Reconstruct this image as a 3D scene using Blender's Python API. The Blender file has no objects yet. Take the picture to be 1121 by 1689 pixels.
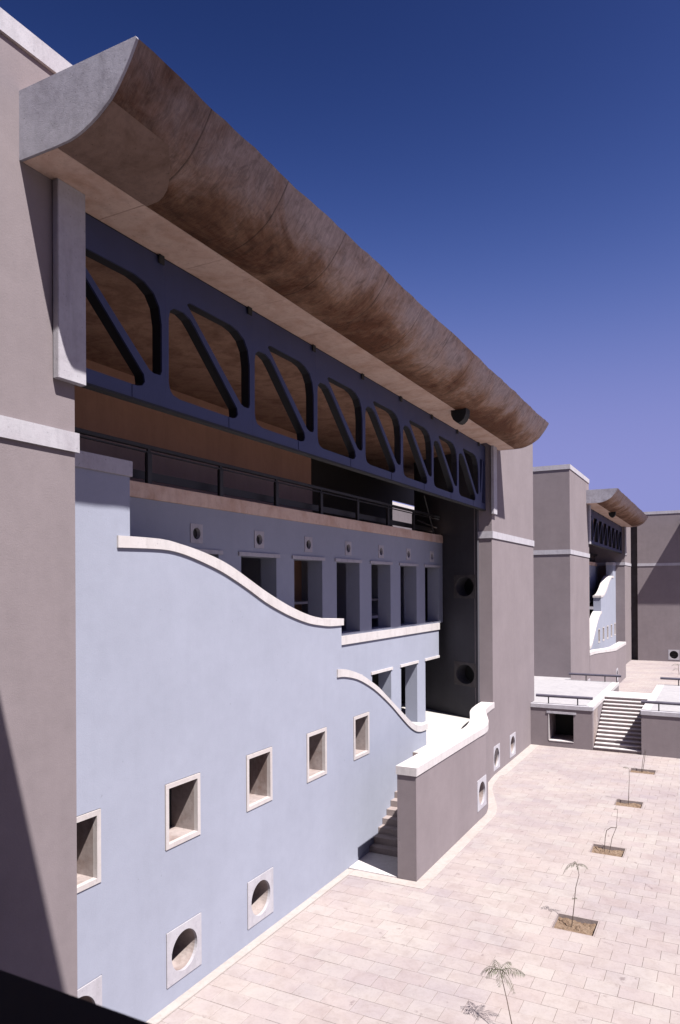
import bpy, bmesh, math, random
import numpy as np
from mathutils import Vector, Matrix
from mathutils.geometry import tessellate_polygon

random.seed(7)
SC = bpy.context.scene
COL = SC.collection

# ------------------------------------------------------------------ camera
# photographer on the upper terrace: origin = eye, x away from the facade, y along it, z up; ground is 9.38 m below
YAW, PITCH, ROLL = math.radians(27.75), math.radians(.15), math.radians(-.33)
ca, sa, cb, sb, cc, sc = math.cos(YAW), math.sin(YAW), math.cos(PITCH), math.sin(PITCH), math.cos(ROLL), math.sin(ROLL)
Fv = Vector((-sa * cb, ca * cb, sb)); Rv = Vector((ca, sa, 0)); Uv = Rv.cross(Fv)
R2 = Rv * cc + Uv * sc
U2 = -Rv * sc + Uv * cc
cam_data = bpy.data.cameras.new('camera')
cam_data.sensor_fit = 'HORIZONTAL'
cam_data.sensor_width = 36.0
cam_data.lens = 1199.3 / 1121 * 36.0
cam_data.shift_x = (560.5 - 557.0) / 1121
cam_data.shift_y = (964.9 - 844.5) / 1121
cam_data.clip_start = 0.05
cam_data.clip_end = 3000
cam_data.dof.use_dof = True; cam_data.dof.focus_distance = 26; cam_data.dof.aperture_fstop = 8
cam = bpy.data.objects.new('camera', cam_data)
cam.matrix_world = Matrix(((R2.x, U2.x, -Fv.x, 0), (R2.y, U2.y, -Fv.y, 0), (R2.z, U2.z, -Fv.z, 0), (0, 0, 0, 1)))
COL.objects.link(cam)
SC.camera = cam

# ------------------------------------------------------------------ light
TO_SUN = Vector((1.0, -.43, 1.8)).normalized()
ELEV = math.asin(TO_SUN.z)
AZ = math.atan2(TO_SUN.x, TO_SUN.y)
world = bpy.data.worlds.new('World'); SC.world = world; world.use_nodes = True
wn = world.node_tree; wn.nodes.clear()
sky = wn.nodes.new('ShaderNodeTexSky'); sky.sky_type = 'NISHITA'; sky.sun_disc = False
sky.sun_elevation = ELEV; sky.sun_rotation = AZ
sky.altitude = 0; sky.air_density = 1.0; sky.dust_density = 0.8; sky.ozone_density = 6.0
bg = wn.nodes.new('ShaderNodeBackground'); bg.inputs['Strength'].default_value = 0.06
wo = wn.nodes.new('ShaderNodeOutputWorld')
# the film: saturated slide stock that renders the upper sky navy and the low sky lilac (one response for the whole dome)
sepc = wn.nodes.new('ShaderNodeSeparateColor'); comb = wn.nodes.new('ShaderNodeCombineColor')
wn.links.new(sky.outputs[0], sepc.inputs[0])
def wm(op, a, b):
    m = wn.nodes.new('ShaderNodeMath'); m.operation = op
    for k, v in ((0, a), (1, b)):
        if isinstance(v, (int, float)): m.inputs[k].default_value = v
        else: wn.links.new(v, m.inputs[k])
    return m.outputs[0]
for ch, (p_, k_, t_) in enumerate(((5.0, .314, .536), (4.6, .038, .071), (5.0, .00188, .00803))):
    xp = wm('POWER', sepc.outputs[ch], p_)
    wn.links.new(wm('DIVIDE', wm('MULTIPLY', xp, t_), wm('ADD', wm('MULTIPLY', xp, k_), 1.0)), comb.inputs[ch])
wn.links.new(comb.outputs[0], bg.inputs[0]); wn.links.new(bg.outputs[0], wo.inputs[0])
sun_d = bpy.data.lights.new('sun', 'SUN'); sun_d.energy = 5.0; sun_d.angle = math.radians(.53); sun_d.color = (1.0, .95, .9)
sun = bpy.data.objects.new('sun', sun_d); sun.rotation_euler = TO_SUN.to_track_quat('Z', 'Y').to_euler(); sun.location = (40, -20, 60)
COL.objects.link(sun)
vs = SC.view_settings
vs.view_transform = 'Standard'; vs.look = 'None'; vs.gamma = 1; vs.use_curve_mapping = False; vs.exposure = 1.45
SC.cycles.max_bounces = 8; SC.cycles.diffuse_bounces = 5

# ------------------------------------------------------------------ materials
def new_mat(name):
    m = bpy.data.materials.new(name); m.use_nodes = True
    nt = m.node_tree; b = nt.nodes['Principled BSDF']
    return m, nt, b

def N(nt, t, **kw):
    n = nt.nodes.new(t)
    for k, v in kw.items():
        if k.startswith('i_'): n.inputs[k[2:].replace('_', ' ')].default_value = v
        else: setattr(n, k, v)
    return n

def noise(nt, scale, detail=6, rough=.6, vec=None, stretch=None, dist=0.0):
    n = N(nt, 'ShaderNodeTexNoise'); n.inputs['Scale'].default_value = scale; n.inputs['Detail'].default_value = detail
    n.inputs['Roughness'].default_value = rough; n.inputs['Distortion'].default_value = dist
    if vec is None:
        tc = N(nt, 'ShaderNodeNewGeometry'); vec = tc.outputs['Position']
    if stretch:
        mp = N(nt, 'ShaderNodeMapping'); mp.inputs['Scale'].default_value = stretch
        nt.links.new(vec, mp.inputs[0]); vec = mp.outputs[0]
    nt.links.new(vec, n.inputs['Vector'])
    return n

def ramp(nt, fac, stops):
    r = N(nt, 'ShaderNodeValToRGB'); el = r.color_ramp.elements
    while len(el) < len(stops): el.new(.5)
    for e, (p, c) in zip(el, stops):
        e.position = p; e.color = (c[0], c[1], c[2], 1) if not isinstance(c, (int, float)) else (c, c, c, 1)
    nt.links.new(fac, r.inputs[0])
    return r

def mix(nt, a, b, fac, mode='MIX'):
    m = N(nt, 'ShaderNodeMix', data_type='RGBA', blend_type=mode)
    if isinstance(fac, (int, float)): m.inputs[0].default_value = fac
    else: nt.links.new(fac, m.inputs[0])
    for k, v in ((6, a), (7, b)):
        if isinstance(v, tuple): m.inputs[k].default_value = (v[0], v[1], v[2], 1)
        else: nt.links.new(v, m.inputs[k])
    return m.outputs[2]

def bump(nt, b, height, strength, dist=.02):
    n = N(nt, 'ShaderNodeBump'); n.inputs['Strength'].default_value = strength; n.inputs['Distance'].default_value = dist
    nt.links.new(height, n.inputs['Height']); nt.links.new(n.outputs[0], b.inputs['Normal'])
    return n

ALB = .40
def base(nt, b, o):
    nt.links.new(mix(nt, o, (ALB, ALB, ALB), 1.0, 'MULTIPLY'), b.inputs['Base Color'])

def plaster(name, c, dirt=.5, streak=.35, bstr=.35, var=(.90, 1.07)):
    """hand-trowelled wash: cloudy tone, faint drips below edges, grain"""
    m, nt, b = new_mat(name)
    n1 = noise(nt, .55, 5, .55); n2 = noise(nt, 3.2, 8, .65); n3 = noise(nt, 1.3, 6, .7, stretch=(1.6, 1.6, .16)); n4 = noise(nt, 38, 4, .7)
    c1 = tuple(x * var[0] for x in c); c2 = tuple(min(1, x * var[1]) for x in c)
    r1 = ramp(nt, n1.outputs[0], [(.3, c1), (.7, c2)])
    r2 = ramp(nt, n2.outputs[0], [(.3, .88), (.62, 1.0)])
    r3 = ramp(nt, n3.outputs[0], [(.36, .80), (.55, 1.0)])
    r4 = ramp(nt, n4.outputs[0], [(.25, .86), (.6, 1.0)])
    o = mix(nt, r1.outputs[0], r2.outputs[0], dirt, 'MULTIPLY')
    o = mix(nt, o, r3.outputs[0], streak, 'MULTIPLY')
    o = mix(nt, o, r4.outputs[0], .5, 'MULTIPLY')
    # small chips and pock marks
    n5 = noise(nt, 9, 2, .5); r5 = ramp(nt, n5.outputs[0], [(.21, .55), (.25, 1.0)])
    o = mix(nt, o, r5.outputs[0], .5, 'MULTIPLY')
    base(nt, b, o); b.inputs['Roughness'].default_value = .92
    b.inputs['Specular IOR Level'].default_value = .25
    a = N(nt, 'ShaderNodeMath', operation='MULTIPLY_ADD'); nt.links.new(n2.outputs[0], a.inputs[0]); a.inputs[1].default_value = 1.2
    nt.links.new(n4.outputs[0], a.inputs[2])
    bump(nt, b, a.outputs[0], bstr, .012)
    return m

def concrete(name, c, dark=.45, stain=(.6, .5, .45), bstr=.4, amt=.6):
    m, nt, b = new_mat(name)
    n1 = noise(nt, 1.1, 8, .65, dist=.6); n2 = noise(nt, 6, 8, .7); n3 = noise(nt, 50, 3, .7); n4 = noise(nt, 2.2, 7, .7, stretch=(1.8, 1.8, .3))
    r1 = ramp(nt, n1.outputs[0], [(.32, tuple(x * y for x, y in zip(c, stain))), (.56, c)])
    r2 = ramp(nt, n2.outputs[0], [(.3, dark), (.55, 1.0)])
    r4 = ramp(nt, n4.outputs[0], [(.34, .7), (.5, 1.0)])
    o = mix(nt, c, r1.outputs[0], amt)
    o = mix(nt, o, r2.outputs[0], .4, 'MULTIPLY')
    o = mix(nt, o, r4.outputs[0], .4, 'MULTIPLY')
    n5 = noise(nt, 24, 2, .4); r5 = ramp(nt, n5.outputs[0], [(.24, .35), (.29, 1.0)])
    o = mix(nt, o, r5.outputs[0], .55, 'MULTIPLY')
    base(nt, b, o); b.inputs['Roughness'].default_value = .9
    b.inputs['Specular IOR Level'].default_value = .25
    a = N(nt, 'ShaderNodeMath', operation='ADD'); nt.links.new(n2.outputs[0], a.inputs[0]); nt.links.new(n3.outputs[0], a.inputs[1])
    bump(nt, b, a.outputs[0], bstr, .01)
    return m

def simple(name, c, rough=.5, metal=0, var=.15, scale=3, bstr=.1):
    m, nt, b = new_mat(name)
    n1 = noise(nt, scale, 6, .65)
    r1 = ramp(nt, n1.outputs[0], [(.3, tuple(x * (1 - var) for x in c)), (.7, tuple(x * (1 + var) for x in c))])
    base(nt, b, r1.outputs[0]); b.inputs['Roughness'].default_value = rough; b.inputs['Metallic'].default_value = metal
    bump(nt, b, n1.outputs[0], bstr, .005)
    return m

M = {}
M['mauve'] = plaster('mauve_plaster', (.425, .36, .385), dirt=.55, streak=.18, var=(.92, 1.04))
M['blue'] = plaster('pale_blue_plaster', (.565, .60, .75), dirt=.35, streak=.10, var=(.95, 1.03))
M['trim'] = concrete('pale_concrete_trim', (.78, .755, .83), dark=.7, stain=(.80, .76, .78), amt=.55)
M['coping'] = concrete('bright_concrete_coping', (.98, .925, .94), dark=.82, stain=(.87, .84, .82), amt=.5)
M['reveal'] = concrete('niche_concrete', (.64, .545, .53), dark=.5, stain=(.62, .52, .48), amt=.9)
M['inner'] = plaster('terracotta_wash', (.82, .47, .345), dirt=.6, streak=.5)
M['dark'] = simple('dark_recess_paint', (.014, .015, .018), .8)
M['timber'] = simple('dark_void_brown', (.022, .018, .016), .7)  # near-black brown, mainly standing for the unlit void behind the loggias
M['slate2'] = concrete('dark_slate_concrete', (.20, .18, .19))
M['slate'] = plaster('dark_slate_plaster', (.13, .125, .15), dirt=.6)
M['steel'] = simple('blue_grey_steel_paint', (.046, .060, .175), .55, 0, .12, 2.0, .05)
M['truss_shade'] = simple('black_truss_shade', (.008, .009, .016), .7)  # black put in for shade inside the truss openings and above it
M['rail'] = simple('charcoal_rail_paint', (.026, .025, .032), .5, 0, .2)
M['railpurple'] = simple('violet_grey_rail_paint', (.13, .115, .17), .5, 0, .2)
M['black'] = simple('black_parapet_paint', (.006, .006, .006), .8)
M['frame'] = concrete('white_window_frame', (.90, .83, .83), dark=.8, stain=(.88, .84, .82), amt=.5)
M['dado'] = plaster('grey_brown_dado', (.60, .47, .49))
M['border'] = concrete('pale_cement_border', (.70, .625, .60), dark=.75, stain=(.86, .82, .8), amt=.6)
M['step'] = concrete('stair_stone', (.56, .47, .46), dark=.7, stain=(.8, .74, .72), amt=.6)
M['terrace'] = concrete('terrace_screed', (.66, .635, .665), dark=.8, stain=(.84, .84, .86), amt=.8)
M['landing'] = concrete('landing_screed', (.82, .79, .77), dark=.85, stain=(.9, .88, .86), amt=.4)
M['sand'] = simple('dry_sandy_ground', (.42, .34, .27), .95, 0, .2, .6, .3)
M['bed'] = simple('mortar_bed', (.33, .26, .235), .95, 0, .25, 8, .3)
M['bark'] = simple('sapling_bark', (.13, .085, .065), .8, 0, .3, 20)
M['leaf'] = simple('sapling_leaf', (.085, .095, .035), .6, 0, .35, 20)
M['beyond'] = plaster('far_lilac_plaster', (.27, .235, .26), dirt=.4)

def soffit_mat():
    """stained board-marked concrete of the gutter: brown water marks swirling over grey, fine streaks that follow the curve"""
    m, nt, b = new_mat('stained_gutter_concrete')
    g = N(nt, 'ShaderNodeNewGeometry')
    bas = noise(nt, .5, 9, .68, vec=g.outputs['Position'], stretch=(1.1, .8, 1.1), dist=.5)
    fine = noise(nt, 3.4, 9, .72, vec=g.outputs['Position'], stretch=(.8, 3.0, .8), dist=.7)
    fine2 = noise(nt, 9.0, 8, .75, vec=g.outputs['Position'], stretch=(.5, 3.6, .5), dist=.5)
    spot = noise(nt, 2.1, 8, .7, vec=g.outputs['Position'], dist=1.6)
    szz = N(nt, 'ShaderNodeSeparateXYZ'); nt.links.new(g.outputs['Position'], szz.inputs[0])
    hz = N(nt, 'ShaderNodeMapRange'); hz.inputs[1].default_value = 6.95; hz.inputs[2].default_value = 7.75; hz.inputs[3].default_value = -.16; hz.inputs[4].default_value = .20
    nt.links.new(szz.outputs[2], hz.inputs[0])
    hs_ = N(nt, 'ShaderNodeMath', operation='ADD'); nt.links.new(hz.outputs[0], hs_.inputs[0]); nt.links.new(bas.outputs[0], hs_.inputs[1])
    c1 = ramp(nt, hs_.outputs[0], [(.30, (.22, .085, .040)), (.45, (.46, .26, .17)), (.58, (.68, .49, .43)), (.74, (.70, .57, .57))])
    o = mix(nt, c1.outputs[0], ramp(nt, fine.outputs[0], [(.34, .52), (.60, 1.12)]).outputs[0], .62, 'MULTIPLY')
    o = mix(nt, o, ramp(nt, fine2.outputs[0], [(.34, .66), (.56, 1.08)]).outputs[0], .55, 'MULTIPLY')
    o = mix(nt, o, ramp(nt, spot.outputs[0], [(.36, .38), (.52, 1.0)]).outputs[0], .5, 'MULTIPLY')
    # near end darkened: vignette and weaker bounce light painted in, with some brown staining
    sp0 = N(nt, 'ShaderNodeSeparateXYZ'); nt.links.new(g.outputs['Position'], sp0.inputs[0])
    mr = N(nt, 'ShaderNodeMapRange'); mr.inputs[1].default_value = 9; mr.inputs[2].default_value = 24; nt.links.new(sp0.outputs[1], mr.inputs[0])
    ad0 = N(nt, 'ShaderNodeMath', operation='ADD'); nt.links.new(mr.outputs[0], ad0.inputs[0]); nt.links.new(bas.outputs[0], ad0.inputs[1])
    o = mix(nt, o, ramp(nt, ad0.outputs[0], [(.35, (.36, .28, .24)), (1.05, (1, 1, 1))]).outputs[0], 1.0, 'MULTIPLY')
    # casting joints every 2.45 m
    sep = N(nt, 'ShaderNodeSeparateXYZ'); nt.links.new(g.outputs['Position'], sep.inputs[0])
    md = N(nt, 'ShaderNodeMath', operation='FRACT'); dv = N(nt, 'ShaderNodeMath', operation='MULTIPLY'); dv.inputs[1].default_value = 1 / 2.45
    nt.links.new(sep.outputs[1], dv.inputs[0]); nt.links.new(dv.outputs[0], md.inputs[0])
    jr = ramp(nt, md.outputs[0], [(0.0, .3), (.008, .35), (.018, 1.0)])
    o = mix(nt, o, jr.outputs[0], .8, 'MULTIPLY')
    base(nt, b, o); b.inputs['Roughness'].default_value = .88; b.inputs['Specular IOR Level'].default_value = .25
    a = N(nt, 'ShaderNodeMath', operation='ADD'); nt.links.new(fine.outputs[0], a.inputs[0]); nt.links.new(fine2.outputs[0], a.inputs[1])
    bump(nt, b, a.outputs[0], .5, .02)
    return m
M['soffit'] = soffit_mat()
M['strip'] = concrete('soffit_strip_concrete', (1.2, .90, .77), dark=.7, stain=(.72, .6, .52), amt=.7)
M['gutter_end'] = concrete('gutter_end_concrete', (.62, .60, .69), dark=.55, stain=(.62, .60, .62), amt=.9, bstr=.5)
M['patch'] = concrete('recast_patch_concrete', (.40, .27, .225), dark=.5, stain=(.6, .55, .5), amt=.8)
M['ceiling'] = concrete('ceiling_concrete', (.72, .43, .31), dark=.5, stain=(.5, .42, .38), amt=.9)

def slab_mat():
    m, nt, b = new_mat('pink_sandstone_slab')
    oi = N(nt, 'ShaderNodeObjectInfo'); at = N(nt, 'ShaderNodeAttribute', attribute_name='tone')
    ad = N(nt, 'ShaderNodeMath', operation='ADD'); fr = N(nt, 'ShaderNodeMath', operation='FRACT')
    nt.links.new(oi.outputs['Random'], ad.inputs[0]); nt.links.new(at.outputs['Fac'], ad.inputs[1]); nt.links.new(ad.outputs[0], fr.inputs[0])
    t = ramp(nt, fr.outputs[0], [(0, (.61, .515, .50)), (.3, (.63, .55, .53)), (.6, (.615, .525, .515)), (.8, (.65, .58, .555)), (1, (.595, .515, .515))])
    n1 = noise(nt, 2.3, 8, .7, dist=.5); n2 = noise(nt, 14, 8, .7); n0 = noise(nt, .35, 4, .6)
    o = mix(nt, t.outputs[0], ramp(nt, n1.outputs[0], [(.32, (.80, .76, .74)), (.55, (1, 1, 1))]).outputs[0], .6, 'MULTIPLY')
    o = mix(nt, o, ramp(nt, n2.outputs[0], [(.3, .78), (.5, 1.0)]).outputs[0], .5, 'MULTIPLY')
    o = mix(nt, o, ramp(nt, n0.outputs[0], [(.38, (.86, .85, .90)), (.6, (1, 1, 1))]).outputs[0], 1.0, 'MULTIPLY')
    n3 = noise(nt, 1.7, 3, .5); n4 = noise(nt, 5.5, 5, .6)
    sp = N(nt, 'ShaderNodeMath', operation='MULTIPLY'); nt.links.new(n3.outputs[0], sp.inputs[0]); nt.links.new(n4.outputs[0], sp.inputs[1])
    o = mix(nt, o, ramp(nt, sp.outputs[0], [(.375, (1, 1, 1)), (.45, (.58, .54, .55))]).outputs[0], .85, 'MULTIPLY')
    base(nt, b, o); b.inputs['Roughness'].default_value = .85; b.inputs['Specular IOR Level'].default_value = .3
    bump(nt, b, n2.outputs[0], .3, .01)
    return m
M['slab'] = slab_mat()

def soil_mat():
    m, nt, b = new_mat('dry_pit_soil')
    n1 = noise(nt, 5, 8, .75); n2 = noise(nt, 22, 6, .8)
    c = ramp(nt, n1.outputs[0], [(.3, (.20, .115, .07)), (.5, (.36, .24, .16)), (.7, (.47, .34, .25))])
    o = mix(nt, c.outputs[0], ramp(nt, n2.outputs[0], [(.35, .35), (.55, 1)]).outputs[0], .6, 'MULTIPLY')
    base(nt, b, o); b.inputs['Roughness'].default_value = .95
    bump(nt, b, n2.outputs[0], .9, .04)
    return m
M['soil'] = soil_mat()

# ------------------------------------------------------------------ object helpers
WP = {}
def link(o, parent, wloc):
    COL.objects.link(o); WP[o.name] = Vector(wloc)
    if parent is not None:
        o.parent = parent; o.location = Vector(wloc) - WP[parent.name]
    else: o.location = wloc
    return o

def tag(o, label=None, cat=None, group=None, kind=None):
    for k, v in (('label', label), ('category', cat), ('group', group), ('kind', kind)):
        if v: o[k] = v
    return o

def empty(name, loc, **kw):
    o = bpy.data.objects.new(name, None); o.empty_display_size = .3
    link(o, None, loc); return tag(o, **kw)

def mesh(name, verts, faces, mat, parent=None, smooth=False, recalc=True, bevel=0, **kw):
    me = bpy.data.meshes.new(name)
    vs_ = np.array([tuple(v) for v in verts], float)
    c = (vs_.min(0) + vs_.max(0)) / 2
    me.from_pydata([tuple(v) for v in vs_ - c], [], faces)
    bm = bmesh.new(); bm.from_mesh(me)
    bmesh.ops.remove_doubles(bm, verts=bm.verts, dist=1e-5)
    if recalc: bmesh.ops.recalc_face_normals(bm, faces=bm.faces)
    if bevel:
        es = [e for e in bm.edges if len(e.link_faces) == 2 and e.calc_face_angle(0) > .6]
        bmesh.ops.bevel(bm, geom=es, offset=bevel, segments=2, affect='EDGES', clamp_overlap=True)
    bm.to_mesh(me); bm.free()
    if smooth:
        for p in me.polygons: p.use_smooth = True
    me.materials.append(mat)
    o = bpy.data.objects.new(name, me)
    link(o, parent, c)
    return tag(o, **kw)

def boxvf(x0, x1, y0, y1, z0, z1):
    v = [(x, y, z) for z in (z0, z1) for y in (y0, y1) for x in (x0, x1)]
    f = [(0, 1, 3, 2), (4, 6, 7, 5), (0, 4, 5, 1), (2, 3, 7, 6), (0, 2, 6, 4), (1, 5, 7, 3)]
    return v, f
def box(name, x0, x1, y0, y1, z0, z1, mat, parent=None, bevel=0, **kw):
    v, f = boxvf(x0, x1, y0, y1, z0, z1)
    return mesh(name, v, f, mat, parent, bevel=bevel, **kw)

class MB:
    def __init__(s): s.v = []; s.f = []
    def add(s, vf):
        n = len(s.v); s.v += list(vf[0]); s.f += [tuple(i + n for i in q) for q in vf[1]]; return s
    def box(s, *a): return s.add(boxvf(*a))
    def build(s, name, mat, parent=None, **kw): return mesh(name, s.v, s.f, mat, parent, **kw)

def frameX(x):      # vertical plane facing +x: u = y, v = z, depth towards -x
    return lambda u, v, d: (x - d, u, v)
def frameY(y):      # facing -y: u = x
    return lambda u, v, d: (u, y + d, v)
def frameZ(z):      # facing up: u = x, v = y
    return lambda u, v, d: (u, v, z - d)
SK_P, SK_D = Vector((-10.7, 35.3)), Vector((-2.83, 1.7)).normalized()
SK_N = Vector((-SK_D.y, SK_D.x)) if (-SK_D.y) * 0 + SK_D.x < 0 else Vector((SK_D.y, -SK_D.x))   # towards the courtyard
def frameS(u, v, d):
    p = SK_P + SK_D * u - SK_N * d
    return (p.x, p.y, v)

def rect(u0, u1, v0, v1): return [(u0, v0), (u1, v0), (u1, v1), (u0, v1)]
def ellipse(u, v, ru, rv, n=40): return [(u + ru * math.cos(2 * math.pi * i / n), v + rv * math.sin(2 * math.pi * i / n)) for i in range(n)]

def plate_vf(F, outer, holes, d0, d1):
    """flat plate between depths d0 (front) and d1 with holes cut through"""
    loops = [outer] + list(holes)
    pts = [p for l in loops for p in l]; n = len(pts)
    tris = tessellate_polygon([[Vector((p[0], p[1], 0)) for p in l] for l in loops])
    v = [F(p[0], p[1], d0) for p in pts] + [F(p[0], p[1], d1) for p in pts]
    f = [tuple(t) for t in tris] + [tuple(i + n for i in reversed(t)) for t in tris]
    k = 0
    for l in loops:
        m = len(l)
        for i in range(m):
            a, b = k + i, k + (i + 1) % m
            f.append((a, b, b + n, a + n))
        k += m
    return v, f
def plate(name, F, outer, holes, d0, d1, mat, parent=None, **kw):
    v, f = plate_vf(F, outer, holes, d0, d1)
    return mesh(name, v, f, mat, parent, **kw)

def prism_vf(outline, a0, a1, axis='z'):
    """outline extruded from a0 to a1 along an axis; outline pairs: z->(x,y)  y->(x,z)"""
    P = (lambda p, a: (p[0], p[1], a)) if axis == 'z' else (lambda p, a: (p[0], a, p[1]))
    n = len(outline)
    tris = tessellate_polygon([[Vector((p[0], p[1], 0)) for p in outline]])
    v = [P(p, a0) for p in outline] + [P(p, a1) for p in outline]
    f = [tuple(t) for t in tris] + [tuple(i + n for i in reversed(t)) for t in tris]
    f += [(i, (i + 1) % n, (i + 1) % n + n, i + n) for i in range(n)]
    return v, f
def prism(name, outline, a0, a1, mat, parent=None, axis='z', **kw):
    v, f = prism_vf(outline, a0, a1, axis); return mesh(name, v, f, mat, parent, **kw)

def tube_vf(pts, r, n=8, r2=None):
    pts = [Vector(p) for p in pts]; v = []; f = []
    for i, p in enumerate(pts):
        t = (pts[min(i + 1, len(pts) - 1)] - pts[max(i - 1, 0)]).normalized()
        a = t.cross(Vector((0, 0, 1)))
        if a.length < .01: a = t.cross(Vector((1, 0, 0)))
        a.normalize(); b = t.cross(a)
        rr = r if r2 is None else r + (r2 - r) * i / (len(pts) - 1)
        for k in range(n):
            an = 2 * math.pi * k / n
            v.append(p + a * rr * math.cos(an) + b * rr * math.sin(an))
    for i in range(len(pts) - 1):
        for k in range(n):
            f.append((i * n + k, i * n + (k + 1) % n, (i + 1) * n + (k + 1) % n, (i + 1) * n + k))
    f.append(tuple(range(n))); f.append(tuple(range((len(pts) - 1) * n, len(pts) * n)))
    return v, f
def tube(name, pts, r, mat, parent=None, n=10, r2=None, **kw):
    v, f = tube_vf(pts, r, n, r2); return mesh(name, v, f, mat, parent, smooth=False, **kw)

def copy_tree(o, parent=None):
    c = o.copy(); COL.objects.link(c); c.parent = parent
    for ch in list(o.children): copy_tree(ch, c)
    return c

H = -9.38            # courtyard level
L = -6.68            # landing / loggia floor at the head of the stairs
TT = -6.93           # terrace top
XF = -10.0           # plane of the towers and piers
XB = -11.03          # plane of the pale blue screen wall
XW = -13.0           # plane of the loggia wall

# ------------------------------------------------------------------ recurring pieces
def niche_window(F, u0, u1, v0, v1, parent, depth=.78, frame=.105):
    """square opening: pale frame, deep concrete reveal, dark panel at the back"""
    fr = plate('window_frame', F, rect(u0, u1, v0, v1), [rect(u0 + frame, u1 - frame, v0 + frame, v1 - frame)], -.022, .09, M['frame'], parent)
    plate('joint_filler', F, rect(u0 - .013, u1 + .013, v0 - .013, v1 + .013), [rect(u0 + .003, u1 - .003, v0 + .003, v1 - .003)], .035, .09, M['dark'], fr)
    a0, a1, b0, b1 = u0 + frame, u1 - frame, v0 + frame, v1 - frame
    mb = MB(); t = .04
    mb.add(plate_vf(F, rect(a0 - t, a1 + t, b0 - t, b1 + t), [rect(a0, a1, b0, b1)], .091, depth))
    mb.build('reveal', M['reveal'], fr)
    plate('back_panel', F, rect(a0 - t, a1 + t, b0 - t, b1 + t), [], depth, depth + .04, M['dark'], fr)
    return fr
def round_window(F, u, v, parent, s=.6, ru=.47, rv=.47, su=None, depth=.7, mat='trim', rmat='reveal', proud=.02):
    su = su or s
    sq = rect(u - su, u + su, v - s, v + s)
    fr = plate('round_window_frame', F, sq, [ellipse(u, v, ru, rv)], -proud, .06, M[mat], parent)
    plate('reveal', F, ellipse(u, v, ru + .05, rv + .05), [ellipse(u, v, ru, rv)], .06, depth, M[rmat], fr)
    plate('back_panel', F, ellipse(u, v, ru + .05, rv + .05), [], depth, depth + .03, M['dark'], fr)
    return fr

def ring_band(name, poly, z0, z1, proud, mat, parent):
    """course of concrete round a plan polygon, standing proud of it"""
    n = len(poly); out = []
    for i in range(n):
        p0, p1, p2 = Vector(poly[i - 1]), Vector(poly[i]), Vector(poly[(i + 1) % n])
        d1 = (p1 - p0).normalized(); d2 = (p2 - p1).normalized()
        n1 = Vector((d1.y, -d1.x)); n2 = Vector((d2.y, -d2.x))
        k = proud / (1 + n1.dot(n2))
        out.append(tuple(p1 + (n1 + n2) * k))
    return prism(name, out, z0, z1, mat, parent)

# ------------------------------------------------------------------ ground and paving
ground = mesh('ground', [(-900, -500, H - .45), (900, -500, H - .45), (900, 1500, H - .45), (-900, 1500, H - .45)], [(0, 1, 2, 3)], M['sand'], kind='structure')

PITS = [(-4.2, -3.05, 14.05, 15.15), (-4.2, -3.05, 20.38, 21.42), (-4.18, -3.03, 26.75, 27.75), (-4.13, -2.99, 32.97, 34.0), (-4.16, -2.93, 39.13, 40.13)]
def subtract(rs, hole):
    out = []
    hx0, hx1, hy0, hy1 = hole
    for (x0, x1, y0, y1) in rs:
        if hx1 <= x0 or hx0 >= x1 or hy1 <= y0 or hy0 >= y1: out.append((x0, x1, y0, y1)); continue
        if y0 < hy0: out.append((x0, x1, y0, hy0))
        if y1 > hy1: out.append((x0, x1, hy1, y1))
        a, b = max(y0, hy0), min(y1, hy1)
        if x0 < hx0: out.append((x0, hx0, a, b))
        if x1 > hx1: out.append((hx1, x1, a, b))
    return [r for r in out if r[1] - r[0] > .03 and r[3] - r[2] > .03]

bed_rects = [(-18, 40, -6, 101.5)]
for p in PITS: bed_rects = subtract(bed_rects, p)
mb = MB()
for (x0, x1, y0, y1) in bed_rects: mb.box(x0, x1, y0, y1, H - .3, H - .012)
paving = mb.build('courtyard_paving', M['bed'], kind='structure')

SLW, SLD, GAP = .742, .548, .009
def slab_vf(x0, x1, y0, y1, z, dz=0, tx=0, ty=0, b=.006):
    g = GAP / 2; x0 += g; x1 -= g; y0 += g; y1 -= g
    cx, cy = (x0 + x1) / 2, (y0 + y1) / 2
    def zz(x, y): return z + dz + tx * (x - cx) + ty * (y - cy)
    v = [(x0, y0, z - .035), (x1, y0, z - .035), (x1, y1, z - .035), (x0, y1, z - .035),
         (x0, y0, zz(x0, y0) - b), (x1, y0, zz(x1, y0) - b), (x1, y1, zz(x1, y1) - b), (x0, y1, zz(x0, y1) - b),
         (x0 + b, y0 + b, zz(x0, y0)), (x1 - b, y0 + b, zz(x1, y0)), (x1 - b, y1 - b, zz(x1, y1)), (x0 + b, y1 - b, zz(x0, y1))]
    f = [(8, 9, 10, 11)]
    for i in range(4):
        j = (i + 1) % 4
        f += [(i, j, j + 4, i + 4), (i + 4, j + 4, j + 8, i + 8)]
    return v, f
def seen(x, y, z):
    q = Vector((x, y, z)); d = q.dot(Fv)
    if d < .1: return None
    px = 1199.3 * q.dot(R2) / d + 557; py = -1199.3 * q.dot(U2) / d + 964.9
    return px, py, d
cells = []
j0 = int((9.0 - 17.64) / SLD) - 1
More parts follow.
